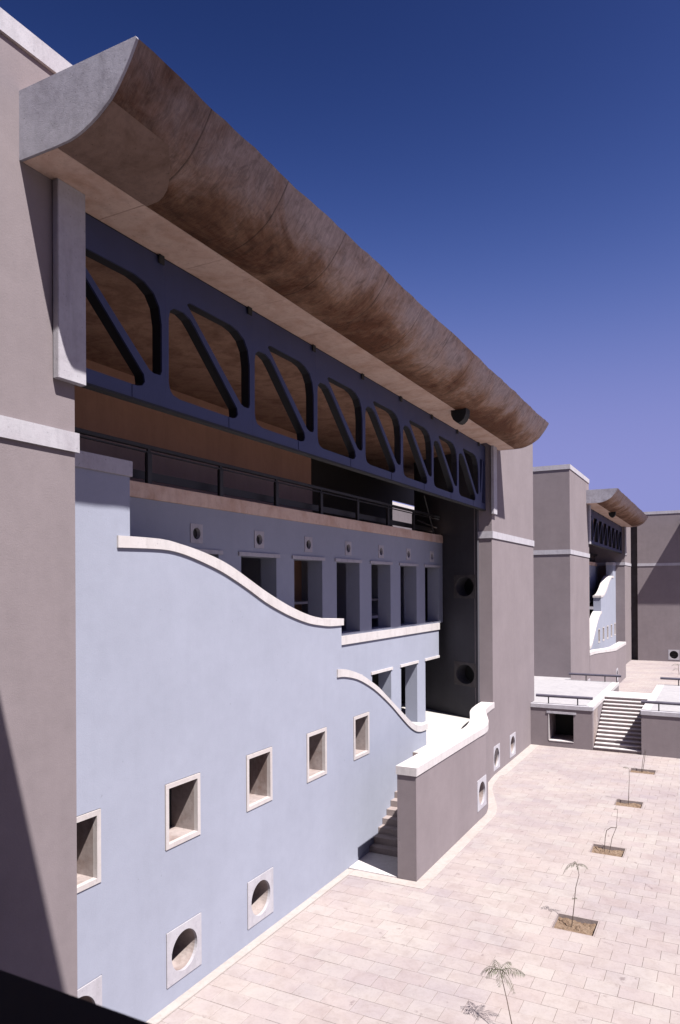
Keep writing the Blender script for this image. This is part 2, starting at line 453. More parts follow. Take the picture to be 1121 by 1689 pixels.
for j in range(j0, 200):
    y0 = 17.64 + SLD * j; y1 = y0 + SLD
    if y0 > 98.2: break
    off = 0 if j % 2 == 0 else SLW / 2
    for i in range(-14, 40):
        x0 = -2.89 + off + SLW * i; x1 = x0 + SLW
        if x1 < -10.78 or x0 > 9: continue
        if 43.35 < (y0 + y1) / 2 < 55.6: continue
        s_ = seen((x0 + x1) / 2, (y0 + y1) / 2, H)
        vis = s_ and -40 < s_[0] < 1165 and s_[1] < 1760
        cells.append((max(x0, -10.78), x1, y0, min(y1, 43.4) if y0 < 43.4 else min(y1, 98.0), s_, bool(vis)))
vis_cells = [c for c in cells if c[5] and (c[3] - c[2]) > .1]
def under(c):    # hidden below the staircase or its wall
    cx, cy = (c[0] + c[1]) / 2, (c[2] + c[3]) / 2
    return (cx < -8.5 and 23.0 < cy < 60) or (cx < -9.6 and cy > 60) or (cx < -10 and cy > 35)
near = sorted([c for c in vis_cells if not under(c)], key=lambda c: c[4][2])
whole_mesh = []
for k in range(4):
    tx, ty = random.uniform(-.004, .004), random.uniform(-.004, .004)
    v, f = slab_vf(-SLW / 2, SLW / 2, -SLD / 2, SLD / 2, 0, 0, tx, ty)
    me = bpy.data.meshes.new('slab'); me.from_pydata(v, [], f); me.materials.append(M['slab']); whole_mesh.append(me)
singles = 0; field = MB(); tones = []
near_set = set()
for c in near:
    if singles >= 296: break
    rs = [(c[0], c[1], c[2], c[3])]
    for p in PITS: rs = subtract(rs, p)
    near_set.add(id(c))
    for r in rs:
        if abs(r[1] - r[0] - SLW) < .002 and abs(r[3] - r[2] - SLD) < .002:
            o = bpy.data.objects.new('slab', random.choice(whole_mesh))
            link(o, paving, ((r[0] + r[1]) / 2, (r[2] + r[3]) / 2, H + random.uniform(-.003, .003)))
        else:
            v, f = slab_vf(*r, H, random.uniform(-.002, .002)); mesh('slab', v, f, M['slab'], paving, recalc=False)
        singles += 1
for c in cells:
    if id(c) in near_set or not (c[5] or c[0] < 4): continue
    rs = [(c[0], c[1], c[2], c[3])]
    for p in PITS: rs = subtract(rs, p)
    for r in rs:
        vf = slab_vf(*r, H, random.uniform(-.002, .003), random.uniform(-.003, .003), random.uniform(-.003, .003))
        t = random.random(); tones += [t] * len(vf[0]); field.add(vf)
me = bpy.data.meshes.new('slab_field'); me.from_pydata([tuple(v) for v in field.v], [], field.f); me.materials.append(M['slab'])
at = me.attributes.new('tone', 'FLOAT', 'POINT'); at.data.foreach_set('value', tones)
o = bpy.data.objects.new('slab_field', me); link(o, paving, (0, 0, 0)); o.location = -WP[paving.name]; o['kind'] = 'stuff'
# the far side of the court, past the last seen slab: same bed dressed with a plain sheet of the same stone
mesh('stone_sheet', [(9, -6, H - .004), (40, -6, H - .004), (40, 98, H - .004), (9, 98, H - .004)], [(0, 1, 2, 3)], M['slab'], paving)
# pale cement borders at the foot of the walls
def ribbon(name, inner, outer, z0, z1, mat, parent=None, **kw):
    pts = list(inner) + list(reversed(outer)); return prism(name, pts, z0, z1, mat, parent, **kw)
box('wall_border', XB - .02, -10.785, 8, 21.55, H - .05, H + .02, M['border'], paving, bevel=.008)

for k, p in enumerate(PITS):
    x0, x1, y0, y1 = p
    rt = empty('planting_pit', ((x0 + x1) / 2, (y0 + y1) / 2, H - .14), cat='planting pit', group='planting pits along the courtyard',
               label=['square soil pit just below the foot of the nearest drooping sapling', 'square pit of brown stony soil, largest one fully seen, under the upright sapling',
                      'soil pit with two bent sticks, third from the terrace stairs', 'soil pit second from the terrace stairs, with a thin stick sapling',
                      'smallest soil pit, closest to the terrace wall and stairs'][k])
    n = 26; v = []; f = []
    for a in range(n + 1):
        for b_ in range(n + 1):
            x = x0 + (x1 - x0) * a / n; y = y0 + (y1 - y0) * b_ / n
            v.append((x, y, H - .13 + random.uniform(-.018, .03) + .03 * math.sin(x * 7 + k) * math.cos(y * 6)))
    for a in range(n):
        for b_ in range(n): f.append((a * (n + 1) + b_, (a + 1) * (n + 1) + b_, (a + 1) * (n + 1) + b_ + 1, a * (n + 1) + b_ + 1))
    mesh('soil', v, f, M['soil'], rt)
    w = .035
    plate('pit_edging', frameZ(H - .006), rect(x0 - .001, x1 + .001, y0 - .001, y1 + .001), [rect(x0 + w, x1 - w, y0 + w, y1 - w)], 0, .25, M['step'], rt)

# ------------------------------------------------------------------ the academy block (near) : all parts of one building
OUTC = [(-8.6, 21.6), (-8.6, 24), (-8.6, 26.5), (-8.6, 28.3), (-8.605, 29.34), (-8.79, 30.3), (-9.08, 31.2), (-9.40, 32.1), (-9.68, 32.9), (-9.83, 33.6), (-9.90, 34.3), (-9.95, 34.9), (-9.985, 35.5)]
INC = [(-9.25, 21.6), (-9.25, 24), (-9.25, 26.5), (-9.25, 28.2), (-9.31, 29.1), (-9.47, 30.0), (-9.72, 30.9), (-9.98, 31.7), (-10.2, 32.4), (-10.36, 33.1), (-10.45, 33.8), (-10.52, 34.5), (-10.56, 35.5)]
def sm(pts, n=3):
    out = []
    for i in range(len(pts) - 1):
        p0 = pts[max(i - 1, 0)]; p1 = pts[i]; p2 = pts[i + 1]; p3 = pts[min(i + 2, len(pts) - 1)]
        for s in range(n):
            t = s / n
            out.append(tuple(.5 * ((2 * p1[q]) + (-p0[q] + p2[q]) * t + (2 * p0[q] - 5 * p1[q] + 4 * p2[q] - p3[q]) * t * t + (-p0[q] + 3 * p1[q] - 3 * p2[q] + p3[q]) * t ** 3) for q in (0, 1)))
    out.append(pts[-1]); return out
OUTS, INS = sm(OUTC), sm(INC)
def build_block():
    R = empty('academy_building', (-14, 22.5, H), cat='building',
              label='large mauve and pale blue block with curved concrete gutter and steel truss, nearest')
    B = lambda n, *a, **k: box(n, *a, M[k.pop('m')], k.pop('p', R), **k)
    # left tower
    tp = [(XF, .35), (XF, 9.15), (-20, 9.15), (-20, .35)]
    holes = []
    prism('tower', tp, H, 8.78, M['mauve'], R, bevel=.015, label='mauve rendered tower standing left of the screen wall')
    ring_band('tower_coping', tp, 8.78, 9.13, .05, M['trim'], R)
    ring_band('string_course', tp, 2.38, 2.72, .05, M['trim'], R)
    # right pier with two round windows in its foot
    pz = [(XF - .9, 36.35), (XF - .9, 44.4), (-14.3, 44.4), (-14.3, 38.45)]
    wz = [(36.02 - .07, -8.58), (39.15, -8.58)]
    pier = plate('pier', frameX(XF), rect(35.4, 44.4, H, 8.78), [rect(u - .6, u + .6, v - .6, v + .6) for u, v in wz], 0, .9, M['mauve'], R,
                 label='mauve rendered pier at the far end of the truss')
    prism('pier_back', pz, H, 8.775, M['mauve'], R)
    for u, v in wz: round_window(frameX(XF), u, v, pier)
    pp = [(XF, 35.4), (XF, 44.4), (-20, 44.4), (-20, 42.6), (XF - .72, 35.4)]
    ring_band('tower_coping', pp, 8.78, 9.13, .05, M['trim'], R)
    ring_band('string_course', pp, 2.38, 2.72, .05, M['trim'], R)
    # pilasters that carry the gutter
    B('pilaster', -9.985, -9.85, 8.66, 9.27, 3.56, 6.93, m='trim', bevel=.01)
    B('pilaster', -9.985, -9.85, 35.26, 35.88, 3.56, 6.93, m='trim', bevel=.01)
    # curved gutter
    prof = [(-9.18, 6.93), (-8.88, 6.94), (-8.73, 6.967), (-8.58, 7.01), (-8.44, 7.065), (-8.3, 7.13), (-8.16, 7.215), (-8.02, 7.31), (-7.92, 7.41), (-7.83, 7.52), (-7.735, 7.64), (-7.65, 7.76), (-7.565, 7.90), (-7.49, 8.03)]
    Y0, Y1 = 8.07, 36.75
    g = bpy.data.objects.new('gutter', None); g.empty_display_size = .3; link(g, R, (-8.7, 22.4, 7.5)); g['label'] = 'long concrete roof gutter with a curved stained underside'
    ny = 96; rng = random.Random(3)
    def jit(i, k):
        y = Y0 + (Y1 - Y0) * i / ny
        e = .5 * math.sin(y * .9) + .35 * math.sin(y * 2.3 + 1) + rng.uniform(-.5, .5)
        return y, e * .012
    V = []; F_ = []
    for i in range(ny + 1):
        y, e = jit(i, 0)
        for k, (x, z) in enumerate(prof):
            w = 1.6 * (k / (len(prof) - 1)) ** 3
            V.append((x + e * w, y, z + e * w * .6))
        V.append((-7.56 + e, y, 8.055 + e)); V.append((-8.0, y, 8.05)); V.append((-9.18, y, 8.05))
    m_ = len(prof) + 3
    for i in range(ny):
        for k in range(m_): F_.append((i * m_ + k, i * m_ + (k + 1) % m_, (i + 1) * m_ + (k + 1) % m_, (i + 1) * m_ + k))
    F_ += [tuple(range(m_)), tuple(range(ny * m_, ny * m_ + m_))]
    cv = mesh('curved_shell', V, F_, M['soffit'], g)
    # end plate of paler fair-faced concrete, a hair longer than the shell
    endp = [(-10.0, 6.93), (-9.2, 6.925)] + [(x + .004, z - .004) for x, z in prof[1:]] + [(-7.5, 8.055), (-10.0, 8.06)]
    prism('end_plate', endp, Y0 - .05, Y0 - .002, M['gutter_end'], g, axis='y')
    prism('end_plate', endp, Y1 + .002, Y1 + .05, M['gutter_end'], g, axis='y')
    # flat strip of soffit cast in lengths
    mesh('soffit_panel', *boxvf(-11.2, -9.992, 9.16, Y0 + 1.944, 6.93, 8.04), M['strip'], g)
    y = Y0; lens = [1.95] + [2.45] * 20
    for q in lens:
        e = min(y + q, Y1)
        mesh('soffit_panel', *boxvf(-11.2 if 9.2 < y and e < 35.3 else -9.99, -9.192, y + .006, e - .006, 6.93 + rng.uniform(-.004, .004), 8.045), M['strip'], g)
        y = e
        if y >= Y1 - .01: break
    # first length of the curved shell was recast smoother and paler
    n2 = 12; V = []; F_ = []
    for i in range(n2 + 1):
        t = i / n2
        for k, (x, z) in enumerate(prof[:8]):
            yy = Y0 + (2.0 - .75 * (k / 7.0) ** 2) * t
            V.append((x + .004, yy, z - .006))
    for i in range(n2):
        for k in range(7): F_.append((i * 8 + k, i * 8 + k + 1, (i + 1) * 8 + k + 1, (i + 1) * 8 + k))
    mesh('patch', V, F_, M['patch'], g, smooth=True, label='smooth recast patch at the near end of the gutter')
    tubeo = MB()
    tubeo.add(plate_vf(frameY(27.45), [(-9.36, 7.1), (-9.36, 6.74), (-9.28, 6.56), (-9.16, 6.45), (-9.06, 6.42), (-8.96, 6.45), (-8.84, 6.56), (-8.76, 6.74), (-8.74, 7.1)], [], 0, .5))
    tubeo.build('drain_spout', M['black'], g)
    # roof slab and ceiling behind the truss
    B('roof', -20, -11.21, 9.2, 44.3, 7.02, 8.0, m='mauve')
    B('ceiling', -17.7, -11.22, 9.2, 44.3, 6.93, 7.0, m='ceiling')
    # steel truss
    T = bpy.data.objects.new('truss', None); T.empty_display_size = .3; link(T, R, (-10.4, 22.4, 5.3)); T['label'] = 'deep blue-grey steel truss of cut-out panels below the gutter'
    LL = [(11.95, 4.35), (11.99, 4.2), (12.08, 4.11), (12.3, 4.06), (14.22, 4.05), (14.37, 4.09), (14.44, 4.18), (14.41, 4.33), (12.84, 5.78), (12.66, 5.92), (12.45, 5.99), (12.15, 5.98), (12.0, 5.88), (11.96, 5.7)]
    UR = [(12.56, 6.20), (12.66, 6.27), (14.15, 6.27), (14.45, 6.22), (14.72, 6.08), (14.88, 5.85), (14.95, 5.5), (14.95, 4.52), (14.9, 4.43), (14.70, 4.42), (14.56, 4.47)]
    P = 3.21; zb, zt = 3.79, 6.9; F = frameX(-10.3); D = .26
    for k in range(-1, 7):
        a, b_ = 11.85 + P * k, 11.85 + P * (k + 1)
        a0 = max(a, 9.2)
        hs = []
        for h in (LL, UR):
            pts = [(p[0] + P * k, p[1]) for p in h]
            if k == -1: pts = [(max(p[0], 9.32), p[1]) for p in pts]; pts = [p for i, p in enumerate(pts) if i == 0 or p != pts[i - 1]]
            hs.append(pts)
        pn = plate('truss_panel', F, rect(a0 + .001, b_ - .001, zb, zt), hs, 0, .04, M['steel'], T)
        plate('panel_shade_depth', F, rect(a0 + .004, b_ - .004, zb + .003, zt - .003), [[(p[0], p[1]) for p in h] for h in hs], .041, D, M['truss_shade'], T)  # thickness behind the steel face, coloured black so its edges look shaded
        plate('splice_plate', F, rect(14.07 + P * k, 14.16 + P * k, zb + .01, 4.04), [], -.012, -.001, M['steel'], T)
        plate('bearing_block', F, rect(14.82 + P * k, 14.98 + P * k, 6.74, 6.925), [], -.06, -.038, M['dark'], T)
    e0 = 11.85 + P * 7
    plate('truss_panel', F, rect(e0 + .001, 35.38, zb, zt), [[(e0 + .12, 4.55), (e0 + .2, 4.55), (e0 + .55, 6.2), (e0 + .12, 6.2)],
          [(e0 + .42, 4.08), (35.3, 4.08), (35.3, 6.2), (e0 + .72, 6.2)]], 0, D, M['steel'], T)
    box('top_gap_shade', -10.335, -10.302, 9.2, 35.38, 6.76, 6.925, M['truss_shade'], T)  # dark strip painted in for the shadow gap between truss and soffit
    box('bottom_flange', -10.5, -10.29, 9.2, 35.38, 3.74, 3.788, M['dark'], T)
    # pale blue screen wall: stepping with two ogee curves
    og1b = [(11.17, .84), (12.45, .86), (13.12, .80), (13.84, .64), (14.62, .42), (15.25, .19), (15.91, -.08), (16.62, -.39), (17.38, -.66), (18.19, -.90), (19.06, -1.10), (19.83, -1.20), (20.4, -1.25), (21.29, -1.26)]
    og1t = [(11.17, 1.09), (12.45, 1.09), (13.12, 1.01), (13.85, .88), (14.63, .69), (15.25, .48), (15.92, .20), (16.62, -.09), (17.38, -.37), (18.19, -.63), (19.06, -.85), (19.83, -.97), (20.4, -1.02), (21.29, -1.04)]
    og2b = [(20.85, -2.93), (21.2, -2.95), (21.62, -3.01), (22.27, -3.15), (22.95, -3.38), (23.67, -3.68), (24.42, -4.06), (25.21, -4.50), (26.04, -5.02), (26.56, -5.34), (27.09, -5.64), (27.65, -5.88), (28.13, -5.99), (28.5, -6.02), (28.95, -6.03)]
    og2t = [(20.85, -2.67), (21.37, -2.72), (22.01, -2.86), (22.68, -3.06), (23.38, -3.35), (24.04, -3.65), (24.73, -4.04), (25.37, -4.41), (26.04, -4.79), (26.56, -5.09), (27.09, -5.38), (27.65, -5.62), (28.13, -5.73), (28.5, -5.76), (28.95, -5.77)]
    def dense(pts, n=3):
        out = []
        for i in range(len(pts) - 1):
            p0 = pts[max(i - 1, 0)]; p1 = pts[i]; p2 = pts[i + 1]; p3 = pts[min(i + 2, len(pts) - 1)]
            for s in range(n):
                t = s / n
                out.append(tuple(.5 * ((2 * p1[q]) + (-p0[q] + p2[q]) * t + (2 * p0[q] - 5 * p1[q] + 4 * p2[q] - p3[q]) * t * t + (-p0[q] + 3 * p1[q] - 3 * p2[q] + p3[q]) * t ** 3) for q in (0, 1)))
        out.append(pts[-1]); return out
    og1b, og1t, og2b, og2t = dense(og1b), dense(og1t), dense(og2b), dense(og2t)
    TH = .75
    outl = [(9.15, H), (28.9, H), (28.9, -6.03)] + [p for p in reversed(og2b) if 21.2 < p[0] < 28.9] + [(21.2, -2.95), (21.2, -1.262)] + \
           [p for p in reversed(og1b) if 11.56 < p[0] < 21.2] + [(11.55, .845), (11.55, 2.35), (9.15, 2.35)]
    sq = [(9.46 + 3.145 * k, 10.68 + 3.145 * k, -5.875, -4.415) for k in range(5)]
    rd = [(10.08 + 3.15 * k, -8.36) for k in range(3)]
    Fb = frameX(XB)
    sw = plate('screen_wall', Fb, outl, [rect(s_[0] - .014, s_[1] + .014, s_[2] - .014, s_[3] + .014) for s_ in sq] + [rect(u - .622, u + .622, v - .622, v + .622) for u, v in rd], 0, TH, M['blue'], R,
               label='pale blue screen wall stepping down in two ogee curves')
    for s_ in sq: niche_window(Fb, *s_, sw)
    for u, v in rd: round_window(Fb, u, v, sw, s=.61, ru=.455, rv=.455)
    plate('ogee_coping', Fb, og1b + list(reversed(og1t)), [], -.045, TH + .05, M['coping'], R)
    plate('ogee_coping', Fb, og2b + list(reversed(og2t)), [], -.045, TH + .05, M['coping'], R)
    B('coping', XB - TH - .04, XB + .045, 9.16, 11.6, 2.352, 2.68, m='trim', bevel=.008)
    # loggia wall: upper openings, balcony band, lower openings
    Fw = frameX(XW); TW = .62; p = 3.13
    up = [rect(18.35 + p * k, 20.35 + p * k, -1.895, .97) for k in (-1, 0, 1, 2, 3, 4, 5)]
    ven = [(16.2 + p * k, 1.52) for k in range(7)]
    wl = plate('loggia_wall', Fw, rect(9.15, 36.6, -1.895, 2.28), [[(u[0], u[1] + .0 if u[1] > -1 else -1.8) for u in h] for h in up] +
               [rect(u - .27, u + .27, v - .27, v + .27) for u, v in ven], 0, TW, M['blue'], R, label='pale blue loggia wall with tall openings, in shade')
    for u, v in ven:
        fr = plate('vent_frame', Fw, rect(u - .27, u + .27, v - .27, v + .27), [ellipse(u, v, .165, .165, 24)], -.02, .12, M['trim'], wl)
        plate('vent_grille', Fw, ellipse(u, v, .17, .17, 24), [], .10, .13, M['timber'], fr)
    for k in range(-1, 6):
        u = 18.35 + p * k
        plate('lintel', Fw, rect(u - .16, u + 2.16, .972, 1.09), [], -.05, .05, M['trim'], wl)
    lowdoors = [rect(27.75 - p, 29.75 - p, L, -3.70), rect(27.75, 29.75, L, -3.70), rect(30.88, 32.88, L, -3.70)]
    spand = [(21.0, L), (33.98, L), (33.98, -3.70), (35.95, -3.70), (35.95, -2.252), (21.0, -2.252)]
    sp = plate('balcony_wall', Fw, spand, [[(a, b_ + .02 if b_ < -5 else b_) for a, b_ in h] for h in lowdoors], 0, TW, M['blue'], R, label='sunlit pale blue wall below the loggia')
    for u in (24.62, 27.75, 30.88, 34.01):
        e = u + 2.12 if u < 34 else 35.95
        plate('door_lintel', Fw, rect(u - .12, e, -3.698, -3.58), [], -.045, .05, M['coping'], sp)
    B('balcony_coping', XW - TW, XW + .06, 20.2, 35.98, -2.25, -1.897, m='coping', bevel=.008)
    B('parapet_coping', XW - TW - .03, XW + .05, 9.16, 36.55, 2.282, 2.68, m='strip', bevel=.01)
    # floors
    B('landing', -17.6, XB - TH + .1, 8.9, 42, L - .25, L, m='landing')
    prism('landing', [(XB - TH + .1, 28.92), (XB + .0, 28.92), (XB + .0, 27.36), (-9.255, 27.36)] + [(p[0] - .02, p[1]) for p in INS if p[1] > 27.5] + [(-11.2, 35.9), (XB - TH + .1, 36.2)], L - .25, L - .001, M['landing'], R)
    B('middle_floor', -17.6, XW - TW, 9.15, 41, -2.5, -2.2, m='trim')
    B('middle_floor', XW - TW + .001, XB - TH, 9.15, 21.2, -2.5, -2.21, m='trim')
    B('upper_floor', -17.6, XW - .1, 9.15, 41, 1.75, 1.95, m='trim')
    # rear of the loggias
    B('back_wall', -17.5, -16.9, 9.15, 29.5, L, 6.92, m='inner', label='terracotta washed wall behind the roof terrace')
    B('dado', -16.899, -16.84, 9.15, 29.5, 1.951, 4.68, m='dado')
    B('void_sheet', -17.62, -17.5, 29.5, 40.4, L, 6.92, m='timber')  # added dark sheet in place of a deep unlit void
    B('dark_header', -17.62, -17.5, 40.4, 46, 5.23, 6.92, m='timber')  # same void brown as the sheet, standing for the unlit void
    B('inner_bench', -15.9, -14.6, 22.5, 34.5, -1.5, -1.38, m='trim'); B('inner_bench', -16.4, -15.3, 22.5, 34.5, -.7, -.6, m='trim')
    for yy in (22.5, 28.4, 34.4): B('cross_wall', -16.8, -14.3, yy, yy + .12, -2.19, 1.74, m='blue')
    # skewed end wall with two round windows, one above the other
    c1, c2 = (.98, -.02), (.98, -4.48)
    sk = plate('skewed_wall', frameS, [(.02, L), (7.2, L), (7.2, 1.96), (5.16, 1.96), (5.16, 6.92), (.02, 6.92)],
               [rect(c[0] - .83, c[0] + .83, c[1] - .6, c[1] + .6) for c in (c1, c2)], 0, .35, M['slate'], R)
    for c in (c1, c2): round_window(frameS, c[0], c[1], sk, s=.6, su=.83, ru=.70, rv=.5, depth=.6, mat='slate2', rmat='slate')
    return R

block = build_block()

# railing of the roof terrace (on the parapet coping)
def roof_railing():
    R = empty('terrace_railing', (XW - .3, 22, 2.7), cat='railing', label='long charcoal railing on the roof terrace parapet under the steel truss')
    x = -13.1
    box('top_rail', x - .09, x + .05, 9.2, 36.4, 3.60, 3.70, M['rail'], R, bevel=.015)
    box('under_rail', x - .03, x + .03, 9.2, 36.4, 3.50, 3.535, M['rail'], R)
    box('lower_rail', x - .36, x - .32, 9.2, 36.4, 2.86, 3.08, M['rail'], R)
    for k in range(8):
        y = 14.4 + 3.06 * k - 3.06
        po = box('post', x - .05, x + .05, y - .10, y + .10, 2.68, 3.5, M['rail'], R, bevel=.02)
        box('post_cap', x - .03, x + .03, y - .05, y + .05, 3.48, 3.62, M['rail'], po)
    tube('brace', [(x, 34.2, 4.55), (x, 35.6, 2.7)], .045, M['rail'], R)
    tube('brace', [(x, 33.2, 3.25), (x, 36.0, 3.05)], .03, M['rail'], R)
    return R
rr = roof_railing()

# ------------------------------------------------------------------ staircase and its low mauve wall
def stairs_side():
    R = empty('staircase', (-10.1, 25, H), cat='staircase', group='stairs beside the screen walls', label='narrow stone steps climbing between blue screen wall and low mauve wall, near building')
    n = 12; r = (L - H) / n
    for k in range(n):
        y0 = 23.23 + .375 * k
        z1 = H + r * (k + 1)
        box('step', XB + .002, -9.252, y0, 27.36 if k == n - 1 else y0 + .44, z1 - .24 if k else H, z1 - (.001 * 0), M['step'], R, bevel=.006)
    V, F_ = prism_vf([(23.25, H), (27.36, H), (27.36, L - .25), (23.25, H + .01)], XB + .01, -9.26, 'z')
    # solid below the steps
    v = []; pl = [(23.3, H), (27.36, H), (27.36, L - .26), (23.6, H + .02)]
    v = [(XB + .01, a, b) for a, b in pl] + [(-9.26, a, b) for a, b in pl]
    mesh('stair_core', v, [(0, 1, 2, 3), (7, 6, 5, 4)] + [(i, (i + 1) % 4, (i + 1) % 4 + 4, i + 4) for i in range(4)], M['step'], R)
    box('threshold', XB + .002, -9.25, 21.62, 23.22, H - .02, H + .03, M['coping'], R, bevel=.006)
    return R
st = stairs_side()

def stair_wall():
    R = empty('stair_wall', (-8.9, 27, H), cat='wall', group='low walls beside the stairs', label='low mauve wall with pale coping, bending in an S to meet the near pier')
    # the front face is cut for a round window between y 28.2 and 29.4: the wall is made of its straight length and its curved length
    yc, zc = 28.72, -8.36
    Fx = frameX(-8.6)
    plate('wall_body', Fx, rect(21.6, 29.35, H, -6.03), [rect(yc - .61, yc + .61, zc - .61, zc + .61)], 0, .65, M['mauve'], R)
    o2 = [p for p in OUTS if p[1] >= 29.36]; i2 = [p for p in INS if p[1] >= 29.36]
    prism('wall_bend', [(-8.601, 29.352)] + o2 + list(reversed(i2)) + [(-9.3, 29.352)], H, -6.031, M['mauve'], R)
    round_window(Fx, yc, zc, R, s=.61, ru=.44, rv=.46, depth=.5)
    oo = [(p[0] + .035, p[1]) for p in OUTS]; ii = [(p[0] - .03, p[1]) for p in INS]
    oo[0] = (oo[0][0], 21.56); ii[0] = (ii[0][0], 21.56)
    prism('coping', oo + list(reversed(ii)), -6.03, -5.76, M['coping'], R)
    return R
sw_ = stair_wall()
def stair_border():
    oo = [(p[0] + .40 - .1 * max(0, (p[1] - 29) / 6), p[1] - .0) for p in OUTS]
    oo = [(-8.22, 21.15)] + [(-8.2, 21.6)] + [p for p in oo if p[1] > 22]
    pts = [(-10.78, 21.56), (-10.78, 21.1)] + oo[:1] + oo[1:] + [(-9.5, 35.9), (-9.5, 43.38), (-9.995, 43.38), (-9.995, 35.51)] + list(reversed(OUTS)) + [(-8.6, 21.58), (-9.2, 21.56)]
    return prism('wall_border', pts, H - .05, H + .014, M['border'], paving)
stair_border()

# ------------------------------------------------------------------ raised terraces with central steps between them
def terrace(name, x0, x1, label, door):
    R = empty(name, ((x0 + x1) / 2, 49, H), cat='terrace', label=label)
    ye = 56.5 if door else 55.5
    dr = rect(-8.93, -7.55, -9.02, -7.45)
    plate('front_wall', frameY(43.4), rect(x0, x1, H, TT - .23), [dr] if door else [], 0, .35, M['mauve'], R)
    box('body', x0, x1, 43.75 if not door else 45.4, 55.5, H, TT - .232, M['mauve'], R)
    if door:
        v, f = plate_vf(frameY(43.752), rect(x0, x1, H, TT - .232), [rect(-8.93, -7.55, -9.02, -7.45)], 0, 1.6)
        mesh('doorway_reveal', v, f, M['reveal'], R)
        box('door_lintel', -9.07, -7.40, 43.36, 43.42, -7.448, -7.32, M['trim'], R, bevel=.006)
        box('sill', -8.93, -7.55, 43.38, 43.9, -9.06, -9.015, M['coping'], R)
        box('door_back', -8.95, -7.5, 45.3, 45.36, -9.1, -7.4, M['dark'], R)
        box('jamb', -8.97, -8.925, 43.38, 43.45, -9.02, -7.45, M['coping'], R)
    box('coping', x0 - (.0 if door else .03), x1 + (.03 if door else 0), 43.35, 43.8, TT - .23, TT, M['trim'], R, bevel=.008)
    xs = (x1 - .42, x1 + .03) if door else (x0 - .03, x0 + .42)
    box('coping', xs[0], xs[1], 43.802, 55.5, TT - .23, TT, M['coping'], R, bevel=.008)
    box('terrace_floor', x0, x1 - .422 if door else x1, 43.802, 55.5, TT - .23, TT - .004, M['terrace'], R) if door else box('terrace_floor', x0 + .422, x1, 43.802, 55.5, TT - .23, TT - .004, M['terrace'], R)
    if door:
        box('terrace_floor', -20, -10.001, 44.401, 56.5, H, TT - .003, M['terrace'], R)
    return R
terrace('raised_terrace', -9.998, -6.5, 'raised terrace left of the wide steps with a dark doorway in its front wall', True)
terrace('raised_terrace', -3.93, 16, 'raised terrace right of the wide steps with a blank mauve front wall', False)
def wide_steps():
    R = empty('wide_steps', (-5.2, 46, H), cat='staircase', label='wide stone steps rising between the two raised terraces')
    n = 14; r = (TT - .01 - H) / n
    for k in range(n):
        y0 = 43.5 + .35 * k; z1 = H + r * (k + 1)
        box('step', -6.5 + .035, -3.965, y0, y0 + .38 if k < n - 1 else 50.6, z1 - .045, z1, M['coping'], R, bevel=.008, label=None)
        box('riser', -6.5 + .036, -3.966, y0 + .035, y0 + .40 if k < n - 1 else 50.6, z1 - r - .01, z1 - .046, M['step'], R)
    v = [(x, a, b) for x in (-6.46, -3.97) for a, b in ((43.6, H), (50.5, H), (50.5, TT - .3), (48.6, TT - .3))]
    mesh('core', v, [(0, 1, 2, 3), (7, 6, 5, 4)] + [(i, (i + 1) % 4, (i + 1) % 4 + 4, i + 4) for i in range(4)], M['step'], R)
    return R
wide_steps()

def low_rail(x0, x1, y, label, mat='railpurple', posts=(), h=.46):
    R = empty('terrace_railing', ((x0 + x1) / 2, y, TT), cat='railing', group='low tube railings on the terraces', label=label)
    tube('rail', [(x0, y, TT + h), (x1, y, TT + h)], .085, M[mat], R, n=14)
    for px_ in posts:
        tube('post', [(px_, y, TT - .01), (px_, y, TT + h - .05)], .035, M['rail'], R, n=8)
    return R
low_rail(-9.72, -6.52, 43.62, 'low tube railing above the dark doorway, front edge of left terrace', posts=(-9.0, -7.35))
low_rail(-3.95, 8, 43.62, 'low tube railing with violet end on the front edge of right terrace', posts=(-3.05, -1.3, .5, 2.3))
low_rail(-9.9, -6.3, 55.2, 'low tube railing on the back edge of the left terrace', posts=(-8.7, -7.4, -6.6))
low_rail(-3.75, 8, 55.2, 'low tube railing on the back edge of the right terrace', posts=(-2.6, -1, 1))

# ------------------------------------------------------------------ the second block: the same design mirrored along the court
def mirrored(root, label, group=None):
    c = copy_tree(root)
    w = WP[root.name]
    c.location = (w.x, 100.9 - w.y, w.z); c.scale = (1, -1, 1); c['label'] = label
    return c
block['group'] = 'academy blocks with curved gutters'
mirrored(block, 'distant mauve and pale blue block with curved gutter, mirrored, beyond the terraces')
rr['group'] = 'railings on the roof terraces'
mirrored(rr, 'far charcoal railing inside the distant block under its truss')
mirrored(st, 'stone steps beside the distant screen wall')
mirrored(sw_, 'low mauve S-bend wall in front of the distant block')

